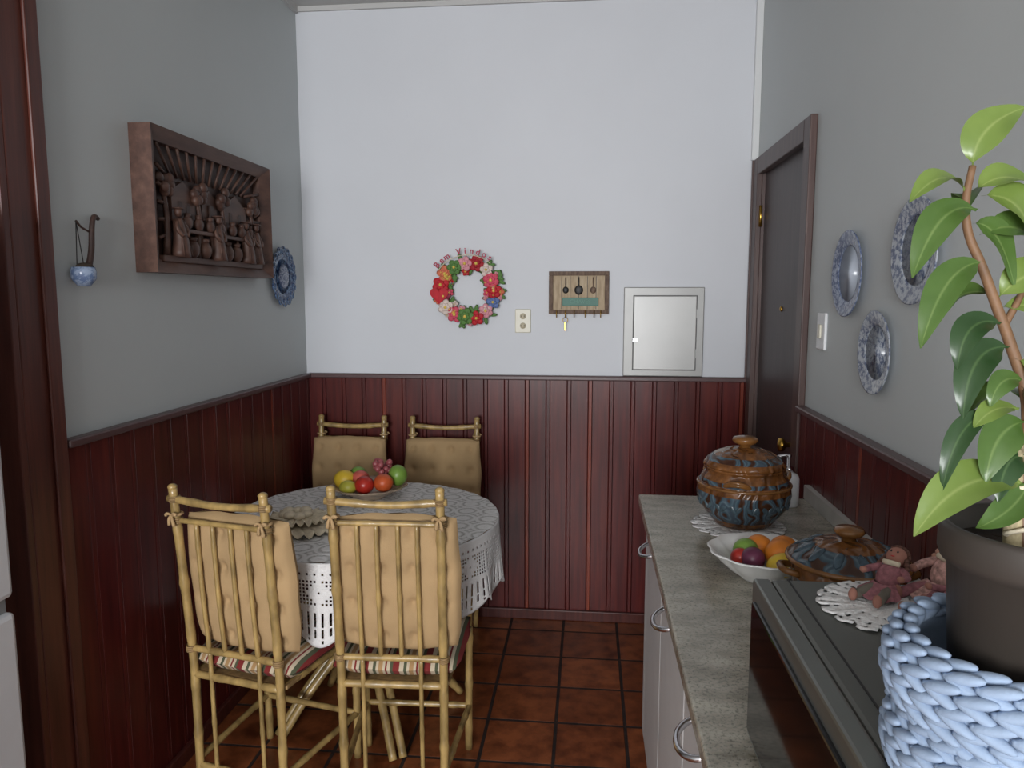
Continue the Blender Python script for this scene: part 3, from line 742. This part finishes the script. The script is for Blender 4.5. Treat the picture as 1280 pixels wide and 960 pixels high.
torus('apron_ring',.33,.016,m_bamboo,tb,loc=(0,0,.71),n=64)
tc=empty('crochet_tablecloth',(TX,TY,0))
# lace skirt: solid crochet band, open net with diamonds, then long scalloped fans
N=252; cs=[]
for i in range(N):
    cs.append(i/N); cs.append((i+.42)/N)
C=len(cs)
def rad(z,a):
    return TR+.004+.004*z+(.004+.012*z)*z*math.sin(a*16+.6)
rowsz=[0,.02];zz=.02
rowtype=['s']
nr=18; st_=.052
for j in range(nr): rowsz+= [zz+.38*st_, zz+st_]; rowtype+=['strand','cell']; zz+=st_
rowsz.append(zz+.03); rowtype.append('s')
mxz=rowsz[-1]
vs=[];fs=[]
drop=.215
for j,zv in enumerate(rowsz):
    t=zv/mxz
    for a_ in cs:
        a=a_*2*pi; r=rad(t,a)
        extra=.042*abs(math.sin(a*N/28))*max(0,(t-.6)/.4)
        z=.760-drop*t-extra
        if j==0: r=TR+.001; z=.7595
        vs.append((r*math.cos(a),r*math.sin(a),z))
def hole(i,j):
    k=i%14; d=abs(k-7)
    if j<2: return False
    if j==2: return i%2==0
    if j==3: return False
    if 4<=j<=10:
        q=[0,1,2,3,2,1,0][j-4]
        if d<=q: return (d==0 and j==7)
        if d==7: return False
        return True
    if j==11: return False
    if j==12: return i%2==0
    # fans
    return (k%2==0) if j<nr-1 else (k%4==0)
jc=-1
for j in range(len(rowsz)-1):
    typ=rowtype[j]
    if typ=='cell': jc+=1
    for c in range(C):
        if typ=='cell' and c%2==1 and hole(c//2,jc): continue
        if typ=='strand' and c%2==1 and jc+1 in (13,14,16) and hole(c//2,13): continue
        fs.append((j*C+c,(j+1)*C+c,(j+1)*C+(c+1)%C,j*C+(c+1)%C))
o=mesh('lace_skirt',vs,fs,m_cloth,tc); s=o.modifiers.new('s','SOLIDIFY'); s.thickness=.002
vs=[(0,0,.7615)];fs=[]; n=180; RR=[.04+.0222*k for k in range(20)]+[TR+.001]
for k,r in enumerate(RR):
    for i in range(n):
        a=2*pi*i/n
        vs.append((r*math.cos(a),r*math.sin(a),.7612+.0014*math.sin(k*2.1)*math.sin(a*30+k)))
for i in range(n): fs.append((0,1+i,1+(i+1)%n))
for k in range(len(RR)-1):
    for i in range(n): fs.append((1+k*n+i,1+(k+1)*n+i,1+(k+1)*n+(i+1)%n,1+k*n+(i+1)%n))
def clothtop():
    m,nt,b=new_mat('crochet_cotton_top'); v=coords(nt)
    vo=nd(nt,'ShaderNodeTexVoronoi'); vo.inputs['Scale'].default_value=11; vo.inputs['Randomness'].default_value=0; nt.links.new(v,vo.inputs['Vector'])
    k=nd(nt,'ShaderNodeMath',operation='MULTIPLY'); k.inputs[1].default_value=34; nt.links.new(vo.outputs['Distance'],k.inputs[0])
    s=nd(nt,'ShaderNodeMath',operation='SINE'); nt.links.new(k.outputs[0],s.inputs[0])
    n2=noise(nt,v,150,2)
    a=nd(nt,'ShaderNodeMath',operation='MULTIPLY_ADD'); a.inputs[1].default_value=.35; nt.links.new(s.outputs[0],a.inputs[0]); nt.links.new(n2,a.inputs[2])
    c=ramp(nt,a.outputs[0],[(.1,lin((178,176,172))),(.42,lin((222,221,219))),(1,lin((236,235,234)))])
    nt.links.new(c,b.inputs['Base Color']); b.inputs['Roughness'].default_value=.95; b.inputs['Specular IOR Level'].default_value=.1; bump(nt,b,a.outputs[0],.5,.004); return m
mesh('cloth_top',vs,fs,clothtop(),tc)

nb=empty('crochet_napkin_holder',(-.975,2.36,.763)); nb.scale=(1.2,1.2,1.25)
vs=[];fs=[];n=120
R=[0,.03,.06,.085,.1]
vs.append((0,0,.012))
for k,r in enumerate(R[1:]):
    for i in range(n):
        a=2*pi*i/n; q=k/3
        vs.append((r*(1+.06*q*math.sin(a*11))*math.cos(a)*1.15,r*(1+.06*q*math.sin(a*11))*math.sin(a),.006+.012*(1-q)+.014*q*(1+math.sin(a*22))/2))
for i in range(n): fs.append((0,1+i,1+(i+1)%n))
for k in range(3):
    for i in range(n): fs.append((1+k*n+i,1+(k+1)*n+i,1+(k+1)*n+(i+1)%n,1+k*n+(i+1)%n))
o=mesh('ruffle_lower',vs,fs,m_cream,nb); s=o.modifiers.new('s','SOLIDIFY'); s.thickness=.004
o2=bpy.data.objects.new('ruffle_upper',o.data); o2.parent=nb; o2.scale=(.72,.72,1); o2.location=(.005,.01,.022); bpy.context.collection.objects.link(o2)
s=o2.modifiers.new('s','SOLIDIFY'); s.thickness=.004
for i in range(7):
    a=i*.9; blob('crochet_rose_%d'%i,(.03*math.cos(a),.03*math.sin(a),.045+.004*(i%2)),(.018,.018,.010),m_cream,nb,nu=10,nv=7)

tf=empty('table_fruit_bowl',(-.85,2.79,.763))
lathe('bowl',[(0,0),(.06,0),(.065,.006),(.11,.03),(.145,.045),(.148,.05),(.143,.051),(.10,.036),(.055,.014),(0,.012)],M('striped_glass',(170,150,130),.2,var=.3,vs=30),tf,n=64,scal=lambda a,j:1+(.03*math.sin(a*12) if j>3 and j<8 else 0))
blob('lemon',(-.095,-.01,.07),(.044,.038,.038),m_ye,tf)
blob('apple_1',(.0,-.065,.065),(.038,.038,.035),m_re,tf)
blob('peach',(.07,-.045,.07),(.038,.038,.035),M('orange_red_peach',(196,88,44),.4,var=.3,vs=16),tf)
blob('apple_2',(-.035,.0,.072),(.036,.036,.034),M('pink_apple',(196,92,80),.35,var=.3),tf)
blob('pear_green',(.11,.02,.085),(.038,.038,.042),m_gr,tf)
blob('green_apple',(-.06,.05,.075),(.036,.036,.034),m_gr,tf)
vs=[];fs=[]
for i in range(26):
    a=random.random()*2*pi; r=random.random()*.04
    ell(vs,fs,(.04+r*math.cos(a),.04+r*math.sin(a),.105+random.uniform(-.02,.03)),(.013,.013,.013),None,8,6)
mesh('grapes',vs,fs,M('pink_grapes',(160,84,88),.3,var=.2),tf)
blob('lime',(-.06,-.08,.058),(.034,.028,.027),M('lime_yellow',(176,172,64),.4,var=.1),tf)

# ------------------------------------------------------------------ chairs
def cushion_mesh(w,h,t,nx=48,ny=48,tx=4,ty=4,dim=.5,pw=6):
    vs=[];fs=[]
    def H(u,v):
        e=max(0,(1-abs(u)**pw))*max(0,(1-abs(v)**pw)); b=t/2*e**.45
        d=0
        for i in range(tx):
            for j in range(ty):
                cu=-1+(2*i+1)/tx; cv=-1+(2*j+1)/ty
                q=((u-cu)*tx/2)**2+((v-cv)*ty/2)**2
                d+=.8*math.exp(-q/.02)+.4*math.exp(-q/.09)
        return b*(1-dim*min(1.1,d))
    for side in (1,-1):
        for j in range(ny+1):
            for i in range(nx+1):
                u=-1+2*i/nx; v=-1+2*j/ny
                k=1-.07*(u*u*v*v)+.008*math.sin(u*9+side)*abs(v)+.008*math.sin(v*8)*abs(u)
                vs.append((u*w/2*k,side*H(u,v),v*h/2*k))
    S=(nx+1)*(ny+1)
    for sidx in (0,1):
        for j in range(ny):
            for i in range(nx):
                a=sidx*S+j*(nx+1)+i; f_=(a,a+1,a+nx+2,a+nx+1); fs.append(f_ if sidx else f_[::-1])
    return vs,fs
def chair(name,loc,rz,cush_off=0,cw=.36,zt=1.0,cz_=.71,ch=.385):
    g=empty(name,loc,rz)
    def post(s):
        return [(s*.148,-.185,0),(s*.15,-.185,.43),(s*.151,-.205,.70),(s*.152,-.232,zt)]
    dz=zt-.985
    for s in (-1,1):
        tube('rear_post_%d'%s,post(s),.0125,m_bamboo,g,seg=10,n=3,knob=.16)
        blob('post_cap_%d'%s,(s*.152,-.232,zt),(.014,.014,.010),m_bamboo,g,nu=10,nv=6)
        tube('front_leg_%d'%s,[(s*.175,.185,0),(s*.18,.18,.44)],.0125,m_bamboo,g,seg=10,knob=.16)
        for z in (.16,.43): tube('side_rail_%d_%d'%(s,int(z*100)),[(s*.149,-.185,z),(s*.178,.183,z)],.010,m_bamboo,g,seg=8,knob=.2)
        for z,y in ((.95+dz,-.228),(.885+dz,-.222),(.515,-.192)):
            vs=[];fs=[]
            for q in (-1,0,1): 
                tubegeo(vs,fs,[(s*.151-.016,y,z+q*.006),(s*.151,y-.017,z+q*.006),(s*.151+.016,y,z+q*.006),(s*.151,y+.017,z+q*.006),(s*.151-.016,y,z+q*.006)],.0032,5,2)
            fixn(mesh('binding_%d_%d'%(s,int(z*1000)),vs,fs,m_string,g))
    for nm,z,y,r in (('top_rail',.95+dz,-.228,.011),('second_rail',.885+dz,-.222,.008),('lower_back_rail',.515,-.192,.010),('rear_seat_rail',.43,-.185,.011),('rear_stretcher',.14,-.185,.010)):
        x=.151
        tube(nm,[(-x-.02*(z>.94),y,z),(0,y,z-(.010 if z>.94 else 0)),(x+.02*(z>.94),y,z)],r,m_bamboo,g,seg=8,n=4,knob=.18)
    for z in (.16,.43): tube('front_rail_%d'%int(z*100),[(-.178,.183,z),(.178,.183,z)],.010,m_bamboo,g,seg=8,knob=.2)
    for i,x in enumerate((-.085,-.03,.03,.085)):
        tube('spindle_%d'%i,[(x,-.222,.885+dz),(x,-.210,.70),(x,-.193,.515)],.0065,m_bamboo,g,seg=8,n=3,knob=.15)
        if i in (0,3): tube('lower_spindle_%d'%i,[(x,-.192,.515),(x,-.185,.14)],.0065,m_bamboo,g,seg=8,knob=.15)
    wbox('seat_board',(-.165,-.175,.425),(.165,.175,.438),m_string,g,bev=.004)
    vs,fs=cushion_mesh(.39,.39,.06,20,20,1,1,.0,6)
    vs=[(v[0],v[2],v[1]) for v in vs]
    o=mesh('seat_cushion',vs,fs,m_stripe,g,loc=(0,.01,.472)); fixn(o)
    vs,fs=cushion_mesh(cw,ch,.075)
    o=mesh('back_cushion',vs,fs,m_cush,g,loc=(cush_off,-.164,cz_)); o.rotation_euler=(.09,0,0); fixn(o)
    for s in (-1,1):
        zz_=.905+dz
        for k,(dx,dzz) in enumerate(((-.018,.003),(.018,.006),(-.008,-.024),(.009,-.027))):
            vs2=[];fs2=[]; tubegeo(vs2,fs2,[(s*.151,-.241,zz_),(s*.151+dx*.6,-.247,zz_+.004+dzz*.5),(s*.151+dx,-.244,zz_-.004+dzz)],[.003,.0055],6,3)
            fixn(mesh('cushion_tie_%d_%d'%(s,k),vs2,fs2,m_cush,g))
        torus('tie_loop_%d'%s,.016,.0045,m_cush,g,loc=(s*.151,-.224,zz_),n=20,m=8)
    return g
chair('dining_chair',(-.560,2.182,0),.04,.02,zt=1.022,cz_=.732,ch=.42)
chair('dining_chair.001',(-.970,2.148,0),-.22,.025,zt=1.012,cz_=.728,ch=.42)
chair('dining_chair.002',(-1.10,3.14,0),pi,zt=.985)
chair('dining_chair.003',(-.66,3.14,0),pi,zt=.985)

# ------------------------------------------------------------------ lights
w=bpy.data.worlds.new('World'); bpy.context.scene.world=w; w.use_nodes=True
bg=w.node_tree.nodes['Background']; bg.inputs[0].default_value=(.85,.9,1,1); bg.inputs[1].default_value=1.0
def area(name,loc,rot,sx,sy,power,col):
    l=bpy.data.lights.new(name,'AREA'); l.shape='RECTANGLE'; l.size=sx; l.size_y=sy; l.energy=power; l.color=col
    o=bpy.data.objects.new(name,l); o.location=loc; o.rotation_euler=rot; bpy.context.collection.objects.link(o); return o
area('window_daylight',(-.6,YR+.03,1.65),(pi/2,0,0),1.75,1.35,250,(.97,.98,1))
# ------------------------------------------------------------------ camera
cd=bpy.data.cameras.new('camera'); cd.sensor_width=36; cd.lens=26.16; cd.sensor_fit='HORIZONTAL'; cd.clip_start=.02
co=bpy.data.objects.new('camera',cd); co.location=(0,0,1.55); co.rotation_euler=(math.radians(90-6.745),0,math.radians(5.84))
bpy.context.collection.objects.link(co); bpy.context.scene.camera=co
bpy.context.scene.view_settings.view_transform='Standard'
